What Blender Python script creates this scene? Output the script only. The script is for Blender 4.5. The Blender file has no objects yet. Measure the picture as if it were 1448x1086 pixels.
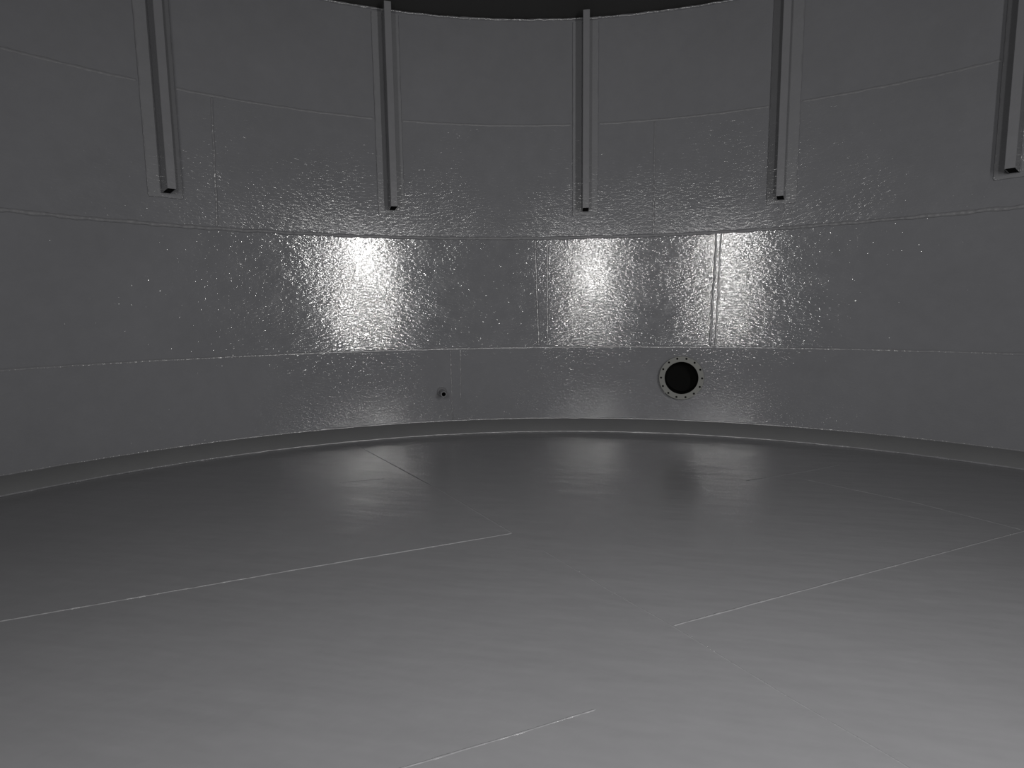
import bpy, bmesh, math, random
from mathutils import Vector, Matrix, noise

random.seed(4)
C = bpy.context.scene.collection
rad = math.radians

# ------------------------------------------------------------------ sizes (metres); tank axis at the origin
R = 6.537                       # shell radius
Z_LOW, Z_MID, Z_HIGH, Z_TOP = 1.163, 2.674, 4.155, 5.497     # horizontal welds between the plate courses
COVE_W, COVE_H = 0.2475, 0.148


def shell_r(z):
    """inner radius of the shell at height z: courses are slightly hollow between their welds"""
    if z < Z_LOW:
        t = z / Z_LOW
        return R - 0.010 + 0.001 * 4 * t * (1 - t)
    if z < Z_MID:
        t = (z - Z_LOW) / (Z_MID - Z_LOW)
        return R + SAG * 4 * t * (1 - t) + LEAN * (t - 0.5)
    return R - 0.012


SAG, LEAN = 0.018, -0.016


def P(th, r, z):
    """point at th degrees from straight ahead"""
    return Vector((r * math.sin(rad(th)), r * math.cos(rad(th)), z))


# ------------------------------------------------------------------ materials
def new_mat(name):
    m = bpy.data.materials.new(name)
    m.use_nodes = True
    nt = m.node_tree
    b = nt.nodes['Principled BSDF']
    return m, nt, b


def nd(nt, typ, **kw):
    n = nt.nodes.new(typ)
    for k, v in kw.items():
        if k in n.inputs:
            n.inputs[k].default_value = v
        else:
            setattr(n, k, v)
    return n


def math_node(nt, op, a, b=None, c=None):
    n = nt.nodes.new('ShaderNodeMath')
    n.operation = op
    for i, v in enumerate((a, b, c)):
        if v is None:
            continue
        if isinstance(v, (int, float)):
            n.inputs[i].default_value = v
        else:
            nt.links.new(v, n.inputs[i])
    return n.outputs[0]


def noise_tex(nt, vec, scale, detail=2.0, rough=0.5, dist=0.0):
    n = nt.nodes.new('ShaderNodeTexNoise')
    n.inputs['Scale'].default_value = scale
    n.inputs['Detail'].default_value = detail
    n.inputs['Roughness'].default_value = rough
    n.inputs['Distortion'].default_value = dist
    nt.links.new(vec, n.inputs['Vector'])
    return n.outputs['Fac']


def stretched(nt, coord, sx, sy, sz):
    mp = nt.nodes.new('ShaderNodeMapping')
    mp.inputs['Scale'].default_value = (sx, sy, sz)
    nt.links.new(coord, mp.inputs['Vector'])
    return mp.outputs['Vector']


def paint(name, col, rough, height, mottling=0.06, drops=0.0, patches=True, fine=30.0, swell=0.0, tall=1.0, spec=0.5, courses=False, swell_map=None):
    """thick brushed-on grey coating: a mottled colour, an orange-peel relief and a few droplets"""
    m, nt, b = new_mat(name)
    L = nt.links
    b.inputs['Specular IOR Level'].default_value = spec
    co = nt.nodes.new('ShaderNodeTexCoord').outputs['Object']
    # colour
    n1 = noise_tex(nt, co, 0.9, 4, 0.6)
    n2 = noise_tex(nt, co, 6.0, 3, 0.6)
    f = math_node(nt, 'ADD', math_node(nt, 'MULTIPLY', n1, 0.6), math_node(nt, 'MULTIPLY', n2, 0.4))
    ramp = nt.nodes.new('ShaderNodeValToRGB')
    ramp.color_ramp.elements[0].position = 0.3
    ramp.color_ramp.elements[1].position = 0.7
    ramp.color_ramp.elements[0].color = tuple(c * (1 - mottling) for c in col) + (1,)
    ramp.color_ramp.elements[1].color = tuple(c * (1 + mottling) for c in col) + (1,)
    L.new(f, ramp.inputs[0])
    L.new(ramp.outputs[0], b.inputs['Base Color'])
    # gloss
    rr = math_node(nt, 'MULTIPLY_ADD', n2, 0.10, rough - 0.05)
    if courses:
        zr = nt.nodes.new('ShaderNodeSeparateXYZ')
        L.new(co, zr.inputs[0])
        rr = math_node(nt, 'MULTIPLY_ADD', math_node(nt, 'GREATER_THAN', zr.outputs['Z'], Z_MID), 0.06, rr)
    L.new(rr, b.inputs['Roughness'])
    # relief in metres
    cs = stretched(nt, co, 1, 1, tall)
    w = noise_tex(nt, cs, fine, 2.5, 0.55, 0.6)
    h = math_node(nt, 'MULTIPLY', w, height)
    if patches:
        pm = noise_tex(nt, co, 1.3, 2, 0.5)
        mr = nd(nt, 'ShaderNodeMapRange')
        mr.inputs['From Min'].default_value = 0.35
        mr.inputs['From Max'].default_value = 0.65
        mr.inputs['To Min'].default_value = 0.65
        mr.inputs['To Max'].default_value = 1.25
        L.new(pm, mr.inputs['Value'])
        h = math_node(nt, 'MULTIPLY', h, mr.outputs[0])
    if courses:                          # each plate course was coated on its own day: heavier relief on some
        z = nt.nodes.new('ShaderNodeSeparateXYZ')
        L.new(co, z.inputs[0])
        zz = z.outputs['Z']
        gain = math_node(nt, 'MULTIPLY_ADD', math_node(nt, 'GREATER_THAN', zz, Z_LOW), 1.0 - 1.1, 1.1)
        gain = math_node(nt, 'MULTIPLY_ADD', math_node(nt, 'GREATER_THAN', zz, Z_MID), 1.55 - 1.0, gain)
        gain = math_node(nt, 'MULTIPLY_ADD', math_node(nt, 'GREATER_THAN', zz, Z_HIGH), 0.7 - 1.55, gain)
        h = math_node(nt, 'MULTIPLY', h, gain)
    if swell:
        big = noise_tex(nt, stretched(nt, co, *swell_map) if swell_map else cs, 3.2, 2, 0.5)
        h = math_node(nt, 'ADD', h, math_node(nt, 'MULTIPLY', big, swell))
    if drops:
        v = nt.nodes.new('ShaderNodeTexVoronoi')
        v.inputs['Scale'].default_value = 13.0
        L.new(co, v.inputs['Vector'])
        d = nd(nt, 'ShaderNodeMapRange')
        d.interpolation_type = 'SMOOTHSTEP'
        d.inputs['From Min'].default_value = 0.0
        d.inputs['From Max'].default_value = 0.16
        d.inputs['To Min'].default_value = drops
        d.inputs['To Max'].default_value = 0.0
        L.new(v.outputs['Distance'], d.inputs['Value'])
        h = math_node(nt, 'ADD', h, d.outputs[0])
    bp = nt.nodes.new('ShaderNodeBump')
    bp.inputs['Distance'].default_value = 1.0
    bp.inputs['Strength'].default_value = 1.0
    L.new(h, bp.inputs['Height'])
    L.new(bp.outputs['Normal'], b.inputs['Normal'])
    return m


GREY = (0.150, 0.152, 0.156)
M_WALL = paint('wall_coating', (0.150, 0.152, 0.163), 0.075, 0.0017, drops=0.0008, swell=0.0003, tall=2.4, fine=17, spec=0.26, courses=True)
M_WELD = paint('weld_coating', (0.152, 0.153, 0.163), 0.20, 0.0020, patches=False, fine=45)
M_SEAM = paint('seam_coating', (0.140, 0.141, 0.150), 0.45, 0.0020, patches=False, fine=45, spec=0.3)
M_COVE = paint('cove_coating', GREY, 0.7, 0.0010, patches=False, spec=0.2)
M_POST = paint('post_coating', (0.156, 0.157, 0.167), 0.20, 0.0014, patches=False, spec=0.35)
M_PLATE = paint('plate_coating', (0.168, 0.170, 0.180), 0.17, 0.0026, patches=False, fine=17, spec=0.3, tall=2.0)
FLOOR_GREY = (0.180, 0.181, 0.190)
M_FLOOR = paint('floor_coating', FLOOR_GREY, 0.21, 0.0006, mottling=0.05, fine=12, swell=0.0052, spec=0.45, swell_map=(0.45, 1.7, 1.0))
M_FLOOR_WELD = paint('floor_weld_coating', FLOOR_GREY, 0.24, 0.0020, patches=False, fine=45)
M_FLANGE = paint('flange_metal', (0.17, 0.172, 0.165), 0.6, 0.0006, patches=False, fine=60, spec=0.2)
M_DARK = paint('hole_shade', (0.006, 0.006, 0.006), 0.9, 0.0005, patches=False, spec=0.05)  # near-black colour stands in for the shade inside openings
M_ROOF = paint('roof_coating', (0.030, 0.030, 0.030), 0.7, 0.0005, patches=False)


# ------------------------------------------------------------------ mesh helpers
def obj(name, bm, mat, parent=None, smooth=False, loc=None, kind=None):
    bmesh.ops.recalc_face_normals(bm, faces=bm.faces[:]) if smooth != 'keep' else None
    me = bpy.data.meshes.new(name)
    bm.to_mesh(me)
    bm.free()
    me.materials.append(mat)
    if smooth:
        for p in me.polygons:
            p.use_smooth = True
        me.set_sharp_from_angle(angle=rad(35))
    o = bpy.data.objects.new(name, me)
    C.objects.link(o)
    if parent:
        o.parent = parent
    if loc:
        o.location = loc
    if kind:
        o['kind'] = kind
    return o


def tag(o, label, cat, group=None):
    o['label'] = label
    o['category'] = cat
    if group:
        o['group'] = group
    return o


def quad(bm, a, b, c, d):
    try:
        return bm.faces.new((a, b, c, d))
    except ValueError:
        return None


def shell_arc(bm, th0, th1, step, hole=None):
    """the inner face of the shell with its courses, steps at the welds and (optionally) a round pipe hole"""
    n = round((th1 - th0) / step)
    ths = [th0 + (th1 - th0) * i / n for i in range(n + 1)]
    courses = [(0.0, Z_LOW - 1e-4, 12), (Z_LOW, Z_MID - 1e-4, 16), (Z_MID, Z_HIGH, 8), (Z_HIGH, Z_TOP, 6)]
    rows = []
    for a, b, k in courses:
        rows.append([a + (b - a) * i / k for i in range(k + 1)])
    prev_top = None
    for ci, zs in enumerate(rows):
        grid = [[bm.verts.new(P(t, shell_r(z), z)) for t in ths] for z in zs]
        if prev_top:
            for i in range(n):
                quad(bm, prev_top[i], prev_top[i + 1], grid[0][i + 1], grid[0][i])
        skip = set()
        if hole and ci == 0:
            hth, hz, hr = hole
            dth = math.degrees((hr + 0.02) / R)
            i0 = max(i for i in range(n) if ths[i] <= hth - dth)
            i1 = min(i for i in range(n + 1) if ths[i] >= hth + dth)
            j0 = max(j for j in range(len(zs)) if zs[j] <= hz - hr - 0.02)
            j1 = min(j for j in range(len(zs)) if zs[j] >= hz + hr + 0.02)
            skip = {(j, i) for j in range(j0, j1) for i in range(i0, i1)}
            ring = [grid[j0][i] for i in range(i0, i1)] + [grid[j][i1] for j in range(j0, j1)] + \
                   [grid[j1][i] for i in range(i1, i0, -1)] + [grid[j][i0] for j in range(j1, j0, -1)]
            inner = []
            for v in ring:
                x = math.degrees(math.atan2(v.co.x, v.co.y)) - hth
                ang = math.atan2(v.co.z - hz, rad(x) * R)
                tz = hz + hr * math.sin(ang)
                inner.append(bm.verts.new(P(hth + math.degrees(hr * math.cos(ang) / R), shell_r(tz), tz)))
            m = len(ring)
            for k in range(m):
                quad(bm, ring[k], ring[(k + 1) % m], inner[(k + 1) % m], inner[k])
            for row in grid[j0 + 1:j1]:
                for v in row[i0 + 1:i1]:
                    v.tag = True
        for j in range(len(zs) - 1):
            for i in range(n):
                if (j, i) not in skip:
                    quad(bm, grid[j][i], grid[j][i + 1], grid[j + 1][i + 1], grid[j + 1][i])
        prev_top = grid[-1]
    loose = [v for v in bm.verts if not v.link_faces]
    bmesh.ops.delete(bm, geom=loose, context='VERTS')


def bead(bm, pts, nors, w, h, seed=0.0, jitter=0.35, closed=False, freq=14.0):
    """a hand-laid weld bead: a rippled half-round strip of width w and height h along pts, standing on the surface with normals nors"""
    K = 6
    rows = []
    n = len(pts)
    for i, p in enumerate(pts):
        a = pts[i - 1] if i > 0 else (pts[-1] if closed else p)
        b = pts[i + 1] if i < n - 1 else (pts[0] if closed else p)
        t = (b - a).normalized()
        nn = nors[i]
        s = t.cross(nn).normalized()
        q = p * freq + Vector((seed, seed * 1.7, 0))
        j1 = 1 + jitter * noise.noise(q)
        j2 = 1 + 1.2 * jitter * noise.noise(q * 1.9 + Vector((7, 3, 1)))
        off = s * (w * 0.5 * jitter * noise.noise(q * 0.5 + Vector((0, 9, 4))))
        end = 0.15 if (not closed and i in (0, n - 1)) else 1.0
        row = []
        for k in range(K + 1):
            an = math.pi * k / K
            row.append(bm.verts.new(p + off - s * (math.cos(an) * w / 2 * j1 * end)
                                    + nn * (math.sin(an) * h * j2 * end - 0.002)))
        rows.append(row)
    m = n if closed else n - 1
    for i in range(m):
        r0, r1 = rows[i], rows[(i + 1) % n]
        for k in range(K):
            quad(bm, r0[k], r0[k + 1], r1[k + 1], r1[k])
    if not closed:
        for r in (rows[0], rows[-1]):
            bm.faces.new(r)


def ring_bead(bm, th0, th1, z, r, w, h, seed=0.0, step=0.12, nz=0.0, jitter=0.35):
    n = int((th1 - th0) / step)
    pts, nors = [], []
    for i in range(n + 1):
        t = th0 + (th1 - th0) * i / n
        pts.append(P(t, r, z))
        v = -P(t, 1, 0)
        v.z = nz
        nors.append(v.normalized())
    bead(bm, pts, nors, w, h, seed, jitter)


def upright_bead(bm, th0, z0, th1, z1, w, h, seed=0.0, step=0.012, jitter=0.4):
    n = max(2, int(abs(z1 - z0) / step))
    pts, nors = [], []
    for i in range(n + 1):
        u = i / n
        t, z = th0 + (th1 - th0) * u, z0 + (z1 - z0) * u
        pts.append(P(t, shell_r(z), z))
        nors.append(-P(t, 1, 0))
    bead(bm, pts, nors, w, h, seed, jitter)


def floor_bead(bm, pl, w, h, seed=0.0, step=0.02, jitter=0.4):
    pts = []
    for (x0, y0), (x1, y1) in zip(pl, pl[1:]):
        d = math.hypot(x1 - x0, y1 - y0)
        k = max(1, int(d / step))
        for i in range(k):
            pts.append(Vector((x0 + (x1 - x0) * i / k, y0 + (y1 - y0) * i / k, 0)))
    pts.append(Vector((pl[-1][0], pl[-1][1], 0)))
    bead(bm, pts, [Vector((0, 0, 1))] * len(pts), w, h, seed, jitter)


def lathe(bm, profile, seg=56, cap=False):
    """closed profile of (radius, depth) points turned about the local Y axis"""
    rows = []
    for i in range(seg):
        a = 2 * math.pi * i / seg
        rows.append([bm.verts.new(Vector((r * math.cos(a), y, r * math.sin(a)))) for r, y in profile])
    n = len(profile)
    for i in range(seg):
        a, b = rows[i], rows[(i + 1) % seg]
        for k in range(n):
            quad(bm, a[k], a[(k + 1) % n], b[(k + 1) % n], b[k])


# ------------------------------------------------------------------ the tank shell
FL_TH, FL_Z = 4.034, 0.750          # big flanged opening
BORE_R = 0.220
bm = bmesh.new()
shell_arc(bm, -100, 100, 0.5, hole=(FL_TH, FL_Z, BORE_R + 0.020))
wall_back = obj('wall_back', bm, M_WALL, smooth=True, kind='structure')
bm = bmesh.new()
shell_arc(bm, 100, 260, 1.0)
wall_front = obj('wall_front', bm, M_WALL, smooth=True, kind='structure')

bm = bmesh.new()
vs = [bm.verts.new(P(t, R + 0.05, 0)) for t in range(0, 360, 2)]
bm.faces.new(vs)
floor = obj('floor', bm, M_FLOOR, kind='structure')

bm = bmesh.new()
ring = []
for t in range(0, 360, 1):
    ring.append([bm.verts.new(P(t, r, z)) for r, z in ((R + 0.04, 0.0), (R - COVE_W, 0.0), (R - COVE_W - 0.002, 0.006), (R - 0.012, COVE_H), (R + 0.04, COVE_H))])
for i in range(360):
    a, b = ring[i], ring[(i + 1) % 360]
    for k in range(1, 4):
        quad(bm, a[k], a[k + 1], b[k + 1], b[k])
baseboard = obj('baseboard_back', bm, M_COVE, smooth=True, kind='structure')

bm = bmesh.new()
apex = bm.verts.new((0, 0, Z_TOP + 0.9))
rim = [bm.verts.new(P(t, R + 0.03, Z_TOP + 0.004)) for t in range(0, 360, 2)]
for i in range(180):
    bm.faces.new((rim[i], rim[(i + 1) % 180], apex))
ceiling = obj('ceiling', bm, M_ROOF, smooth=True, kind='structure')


def weld(name, parent, fn, mat=None):
    b_ = bmesh.new()
    fn(b_)
    return obj(name, b_, mat or M_WELD, parent, smooth=True)


SPAN = 75
weld('weld_seam', wall_back, lambda b: ring_bead(b, -SPAN, SPAN, Z_LOW, R - 0.008, 0.030, 0.005, 1, nz=0.12))
weld('weld_seam', wall_back, lambda b: ring_bead(b, -SPAN, SPAN, Z_MID - 0.004, R - 0.010, 0.046, 0.012, 2), M_SEAM)
def high_seam(b):                        # stops either side of each backing plate
    ends = [-SPAN] + [x for th in (-53.38, -30.60, -7.58, 14.18, 33.85) for x in (th - 1.58, th + 1.58)] + [SPAN]
    for k in range(0, len(ends), 2):
        ring_bead(b, ends[k], ends[k + 1], Z_HIGH, R - 0.012, 0.034, 0.006, 3 + k)


weld('weld_seam', wall_back, high_seam, M_SEAM)
weld('weld_seam', wall_back, lambda b: ring_bead(b, -SPAN, SPAN, Z_TOP - 0.012, R - 0.012, 0.034, 0.020, 4))
# upright joints between the plates of a course
JOINTS = [(-48.62, 4.14, -48.93, 2.69, 0.034, 0.010), (0.42, 4.14, 0.45, 2.69, 0.030, 0.008),
          (-13.60, 2.65, -13.21, 1.18, 0.034, 0.010), (-12.10, 2.65, -12.10, 1.18, 0.026, 0.006),
          (7.50, 2.65, 7.18, 1.18, 0.030, 0.010), (8.05, 2.65, 7.75, 1.18, 0.024, 0.006),
          (-24.11, 1.15, -24.04, 0.16, 0.024, 0.007), (-22.90, 1.15, -22.95, 0.45, 0.020, 0.004)]
for k, (t0, z0, t1, z1, w, h) in enumerate(JOINTS):
    weld('weld_seam', wall_back, lambda b: upright_bead(b, t0, z0, t1, z1, w, h, 11 + k * 3))
# cove edges
weld('weld_bead', baseboard, lambda b: ring_bead(b, -SPAN, SPAN, COVE_H + 0.008, R - 0.013, 0.020, 0.003, 31, nz=0.24))
weld('weld_bead', baseboard, lambda b: ring_bead(b, -SPAN, SPAN, 0.010, R - COVE_W - 0.004, 0.018, 0.003, 32, nz=0.24))
# floor plate joints
FLOOR_SEAMS = [([(-5.6, -1.00), (-3.45, 0.53), (-2.11, 1.53), (-0.97, 2.35)], 0.016, 0.006),
               ([(-3.72, 5.03), (-1.85, 3.25), (-0.97, 2.35)], 0.016, 0.0045),
               ([(-0.72, 2.11), (-0.22, 1.59), (0.15, 1.23), (0.61, 0.74), (0.91, 0.44), (1.6, -0.3)], 0.012, 0.0030),
               ([(0.15, 1.23), (1.10, 1.93), (2.74, 3.13), (4.6, 4.48)], 0.013, 0.005),
               ([(-0.90, -0.02), (-0.50, 0.26), (-0.18, 0.49)], 0.011, 0.0035),
               ([(0.95, 4.13), (1.64, 4.63), (2.03, 4.96)], 0.016, 0.004),
               ([(1.50, 4.31), (2.27, 3.69), (2.75, 3.15)], 0.016, 0.004),
               ([(-2.97, 3.32), (-2.56, 3.55)], 0.016, 0.003)]
for k, (pl, w, h) in enumerate(FLOOR_SEAMS):
    weld('weld_seam', floor, lambda b: floor_bead(b, pl, w, h, 50 + k * 5), M_FLOOR_WELD)


# ------------------------------------------------------------------ the upright posts
PLATE_W, PLATE_T = 2.92, 0.016       # degrees of arc, metres
POST_W, POST_D = 0.085, 0.345
PLATE_Z0, POST_Z0, POST_Z1 = 2.968, 3.006, 5.430
R_UP = R - 0.012                     # shell radius behind the posts


def make_post():
    """built in its own frame: x sideways, -y into the tank, origin on the shell at the post's foot"""
    e = bpy.data.objects.new('stiffener_post', None)
    C.objects.link(e)

    def cyl(xdeg, depth, z):         # local point on a cylinder of the shell's curvature
        r = R_UP - depth
        return Vector((r * math.sin(rad(xdeg)), r * math.cos(rad(xdeg)) - R_UP, z))
    # backing plate, curved to the shell
    b = bmesh.new()
    n = 8
    h = PLATE_Z1 - PLATE_Z0
    cols = []
    for i in range(n + 1):
        x = -PLATE_W / 2 + PLATE_W * i / n
        cols.append([b.verts.new(cyl(x, d, z)) for d, z in ((0, 0), (PLATE_T, 0), (PLATE_T, h), (0, h))])
    for i in range(n):
        for k in range(4):
            quad(b, cols[i][k], cols[i][(k + 1) % 4], cols[i + 1][(k + 1) % 4], cols[i + 1][k])
    b.faces.new(cols[0])
    b.faces.new(cols[-1])
    obj('backing_plate', b, M_PLATE, e, smooth=True)
    # hollow rectangular tube, open at the bottom
    b = bmesh.new()
    x0, y0, y1 = POST_W / 2, -PLATE_T - 0.001, -POST_D
    z0, z1 = POST_Z0 - PLATE_Z0, POST_Z1 - PLATE_Z0
    c, t = 0.004, 0.004
    outer = [(-x0, y0), (-x0, y1 + c), (-x0 + c, y1), (x0 - c, y1), (x0, y1 + c), (x0, y0)]
    inner = [(-x0 + t, y0 - t), (-x0 + t, y1 + t + c / 2), (-x0 + t + c / 2, y1 + t), (x0 - t - c / 2, y1 + t), (x0 - t, y1 + t + c / 2), (x0 - t, y0 - t)]
    ob, ot, ib, it = [[b.verts.new((x, y, z)) for x, y in pl] for pl, z in ((outer, z0), (outer, z1), (inner, z0), (inner, z1 - t))]
    m = len(outer)
    for i in range(m):
        j = (i + 1) % m
        quad(b, ob[i], ob[j], ot[j], ot[i])
        quad(b, ib[i], ib[j], it[j], it[i])
        quad(b, ob[i], ob[j], ib[j], ib[i])
    b.faces.new(ot)
    b.faces.new(it)
    obj('box_tube', b, M_POST, e)
    b = bmesh.new()                      # near-black plate across the mouth, standing in for shade inside the tube
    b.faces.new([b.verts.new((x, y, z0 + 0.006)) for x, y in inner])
    obj('mouth_shade', b, M_DARK, e)
    # welds: round the plate, and where the tube meets it
    b = bmesh.new()
    for s in (-1, 1):
        k = int(h / 0.012)
        pts = [cyl(s * PLATE_W / 2, 0.010, h * i / k) for i in range(k + 1)]
        bead(b, pts, [Vector((s * 0.7, -0.7, 0))] * len(pts), 0.016, 0.008, 3.0 * s, 0.5)
    pts = [cyl(-PLATE_W / 2 + PLATE_W * i / 40, 0.010, 0) for i in range(41)]
    bead(b, pts, [Vector((0, -0.7, -0.7))] * len(pts), 0.014, 0.007, 5.0, 0.5)
    obj('plate_weld', b, M_WELD, e, smooth=True)
    b = bmesh.new()
    for s in (-1, 1):
        k = int((z1 - z0) / 0.012)
        pts = [Vector((s * (x0 + 0.001), y0, z0 + (z1 - z0) * i / k)) for i in range(k + 1)]
        bead(b, pts, [Vector((s * 0.7, -0.7, 0))] * len(pts), 0.018, 0.008, 8.0 * s, 0.45)
    obj('tube_weld', b, M_WELD, e, smooth=True)
    return e


PLATE_Z1 = Z_TOP - 0.050


def dup(root):
    r = root.copy()
    C.objects.link(r)
    for ch in list(root.children):
        c = ch.copy()
        C.objects.link(c)
        c.parent = r
    return r


POSTS = [(-53.38, 'grey box-section post on backing plate, leftmost of the five, left of the upright weld'),
         (-30.60, 'grey box-section post ending above the left bright lamp glare on the wall'),
         (-7.58, 'grey box-section post at the middle, third of five, with shadow on both sides'),
         (14.18, 'grey box-section post ending above right of the round flanged opening'),
         (33.85, 'grey box-section post partly cut off by the right edge of the photo')]
proto = make_post()
posts = []
for i, (th, lab) in enumerate(POSTS):
    o = proto if i == 0 else dup(proto)
    o.location = P(th, R_UP - 0.003, PLATE_Z0)
    o.rotation_euler = (0, 0, -rad(th))
    tag(o, lab, 'post', 'stiffener posts hanging down the tank wall')
    posts.append(o)
# runs of coating below the fourth post
b = bmesh.new()
for k, (t0, z0, t1, z1) in enumerate(((13.90, 2.955, 14.05, 2.85), (14.45, 2.955, 14.55, 2.88), (15.42, 2.95, 15.15, 2.80))):
    n = 14
    pts = []
    for i in range(n + 1):
        u = i / n
        q = P(t0 + (t1 - t0) * u - 14.18, R_UP, 0)
        pts.append(Vector((q.x, q.y - R_UP, z0 + (z1 - z0) * u - PLATE_Z0)))
    bead(b, pts, [Vector((0, -1, 0))] * len(pts), 0.018, 0.006, 70 + k, 0.6)
obj('coating_run', b, M_WELD, posts[3], smooth=True)

# ------------------------------------------------------------------ big flanged opening
r_low = shell_r(FL_Z)
fl = bpy.data.objects.new('flanged_pipe_opening', None)
C.objects.link(fl)
fl.location = P(FL_TH, r_low, FL_Z)
fl.rotation_euler = (0, 0, -rad(FL_TH))
tag(fl, 'round bolt-holed pipe flange around a black opening, low on the wall', 'pipe flange')
FO, FB, FH, STAND, THK = 0.293, 0.267, 0.0155, 0.100, 0.034


def flange_bm():
    """flat ring with fourteen through holes: front and back faces filled between the outlines, all rims walled"""
    cu = bpy.data.curves.new('flange_outline', 'CURVE')
    cu.dimensions = '2D'
    cu.fill_mode = 'BOTH'
    cu.extrude = THK / 2 - 0.002
    cu.bevel_depth = 0.002
    cu.bevel_resolution = 1

    def circle(cx, cy, r, n):
        sp = cu.splines.new('POLY')
        sp.points.add(n - 1)
        for i in range(n):
            a = 2 * math.pi * i / n
            sp.points[i].co = (cx + r * math.cos(a), cy + r * math.sin(a), 0, 1)
        sp.use_cyclic_u = True
    circle(0, 0, FO - 0.002, 96)
    circle(0, 0, BORE_R + 0.002, 80)
    for i in range(14):
        a = 2 * math.pi * (i + 0.5) / 14 + math.pi / 2
        circle(FB * math.cos(a), FB * math.sin(a), FH, 14)
    o = bpy.data.objects.new('flange_outline', cu)
    C.objects.link(o)
    dg = bpy.context.evaluated_depsgraph_get()
    me = bpy.data.meshes.new_from_object(o.evaluated_get(dg))
    b_ = bmesh.new()
    b_.from_mesh(me)
    bpy.data.objects.remove(o)
    bpy.data.curves.remove(cu)
    bpy.data.meshes.remove(me)
    # stand the ring up: its axis along local Y
    for v in b_.verts:
        x, y, z = v.co
        v.co = Vector((x, z - STAND + THK / 2, y))
    return b_


obj('flange_ring', flange_bm(), M_FLANGE, fl)
b = bmesh.new()
lathe(b, [(BORE_R + 0.0005, -STAND + THK * 0.6), (BORE_R + 0.016, -STAND + THK + 0.0005), (BORE_R + 0.016, 0.02),
          (BORE_R + 0.006, 0.02), (BORE_R + 0.0005, 0.01)])
obj('pipe_neck', b, M_WALL, fl, smooth=True)
b = bmesh.new()                         # near-black ring added behind the bolt holes to paint their shade
lathe(b, [(BORE_R + 0.018, -STAND + THK + 0.001), (FO - 0.010, -STAND + THK + 0.001), (FO - 0.010, -STAND + THK + 0.008), (BORE_R + 0.018, -STAND + THK + 0.008)])
obj('hole_backing', b, M_DARK, fl, smooth=True)
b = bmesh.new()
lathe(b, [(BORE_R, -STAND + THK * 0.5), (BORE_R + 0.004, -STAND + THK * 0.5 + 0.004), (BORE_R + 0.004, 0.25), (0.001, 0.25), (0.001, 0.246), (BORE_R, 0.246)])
obj('pipe_bore', b, M_DARK, fl, smooth=True)  # walls and end cap near black: shade of a deep pipe, painted in

# ------------------------------------------------------------------ small pipe stub
ST_TH, ST_Z = -25.29, 0.569
st = bpy.data.objects.new('pipe_stub', None)
C.objects.link(st)
st.location = P(ST_TH, shell_r(ST_Z) - 0.0025, ST_Z)
st.rotation_euler = (0, 0, -rad(ST_TH))
tag(st, 'small open pipe stub sticking out low on the wall left of an upright weld', 'pipe')
b = bmesh.new()
lathe(b, [(0.028, -0.260), (0.030, -0.262), (0.039, -0.262), (0.041, -0.258), (0.041, 0.0), (0.028, 0.0)], 32)
obj('pipe', b, M_POST, st, smooth=True)
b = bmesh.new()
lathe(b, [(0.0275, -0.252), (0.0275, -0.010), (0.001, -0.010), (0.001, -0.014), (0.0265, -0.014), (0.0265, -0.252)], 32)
obj('bore_shade', b, M_DARK, st, smooth=True)  # near-black sleeve and disc paint the shade inside the stub
b = bmesh.new()
lathe(b, [(0.0415, 0.0), (0.0415, -0.026), (0.050, -0.020), (0.068, -0.006), (0.070, 0.0)], 32)
obj('weld_collar', b, M_WELD, st, smooth=True)

# ------------------------------------------------------------------ light: three work lamps behind the camera
LAMPS = [((2.41, -1.5, 2.5), 183, 0.25), ((0.65, -3.4, 2.5), 122, 1.5), ((-0.86, -3.4, 2.5), 142, 1.6)]
for k, (loc, w, drop) in enumerate(LAMPS):
    ld = bpy.data.lights.new('work_lamp', 'AREA')
    ld.shape = 'RECTANGLE'           # upright tube lamps
    ld.size, ld.size_y = 0.12, 2.0
    ld.energy = w
    ld.color = (1.0, 0.985, 0.96)
    lo = bpy.data.objects.new('work_lamp', ld)
    lo.location = loc
    aim = Vector((-loc[0] * 0.2, 2.0, loc[2] - drop)) - Vector(loc)
    lo.rotation_euler = aim.to_track_quat('-Z', 'Y').to_euler()
    C.objects.link(lo)

w = bpy.data.worlds.new('World')
w.use_nodes = True
w.node_tree.nodes['Background'].inputs[0].default_value = (0.5, 0.55, 0.6, 1)
w.node_tree.nodes['Background'].inputs[1].default_value = 0.0
bpy.context.scene.world = w

# ------------------------------------------------------------------ camera
cd = bpy.data.cameras.new('camera')
cd.sensor_fit = 'HORIZONTAL'
cd.sensor_width = 36.0
cd.lens = 832.39 / 1448 * 36.0
cd.clip_start = 0.05
cam = bpy.data.objects.new('camera', cd)
rt = Vector((0.9745881273829247, 0.22370918983266064, -0.011496971281995819))
up = Vector((-0.015667189030611914, 0.1192733068630046, 0.9927378392394656))
bk = Vector((0.22345585951619953, -0.9673303865042069, 0.1197472429473779))
cam.matrix_world = Matrix(((rt.x, up.x, bk.x, 0.0), (rt.y, up.y, bk.y, -1.81345), (rt.z, up.z, bk.z, 1.65), (0, 0, 0, 1)))
C.objects.link(cam)
sc = bpy.context.scene
sc.camera = cam
sc.view_settings.view_transform = 'Standard'
sc.view_settings.look = 'None'
sc.view_settings.exposure = 0.0
sc.view_settings.gamma = 1.0
sc.view_settings.use_curve_mapping = False
sc.cycles.caustics_reflective = False
sc.cycles.max_bounces = 8
sc.cycles.diffuse_bounces = 5
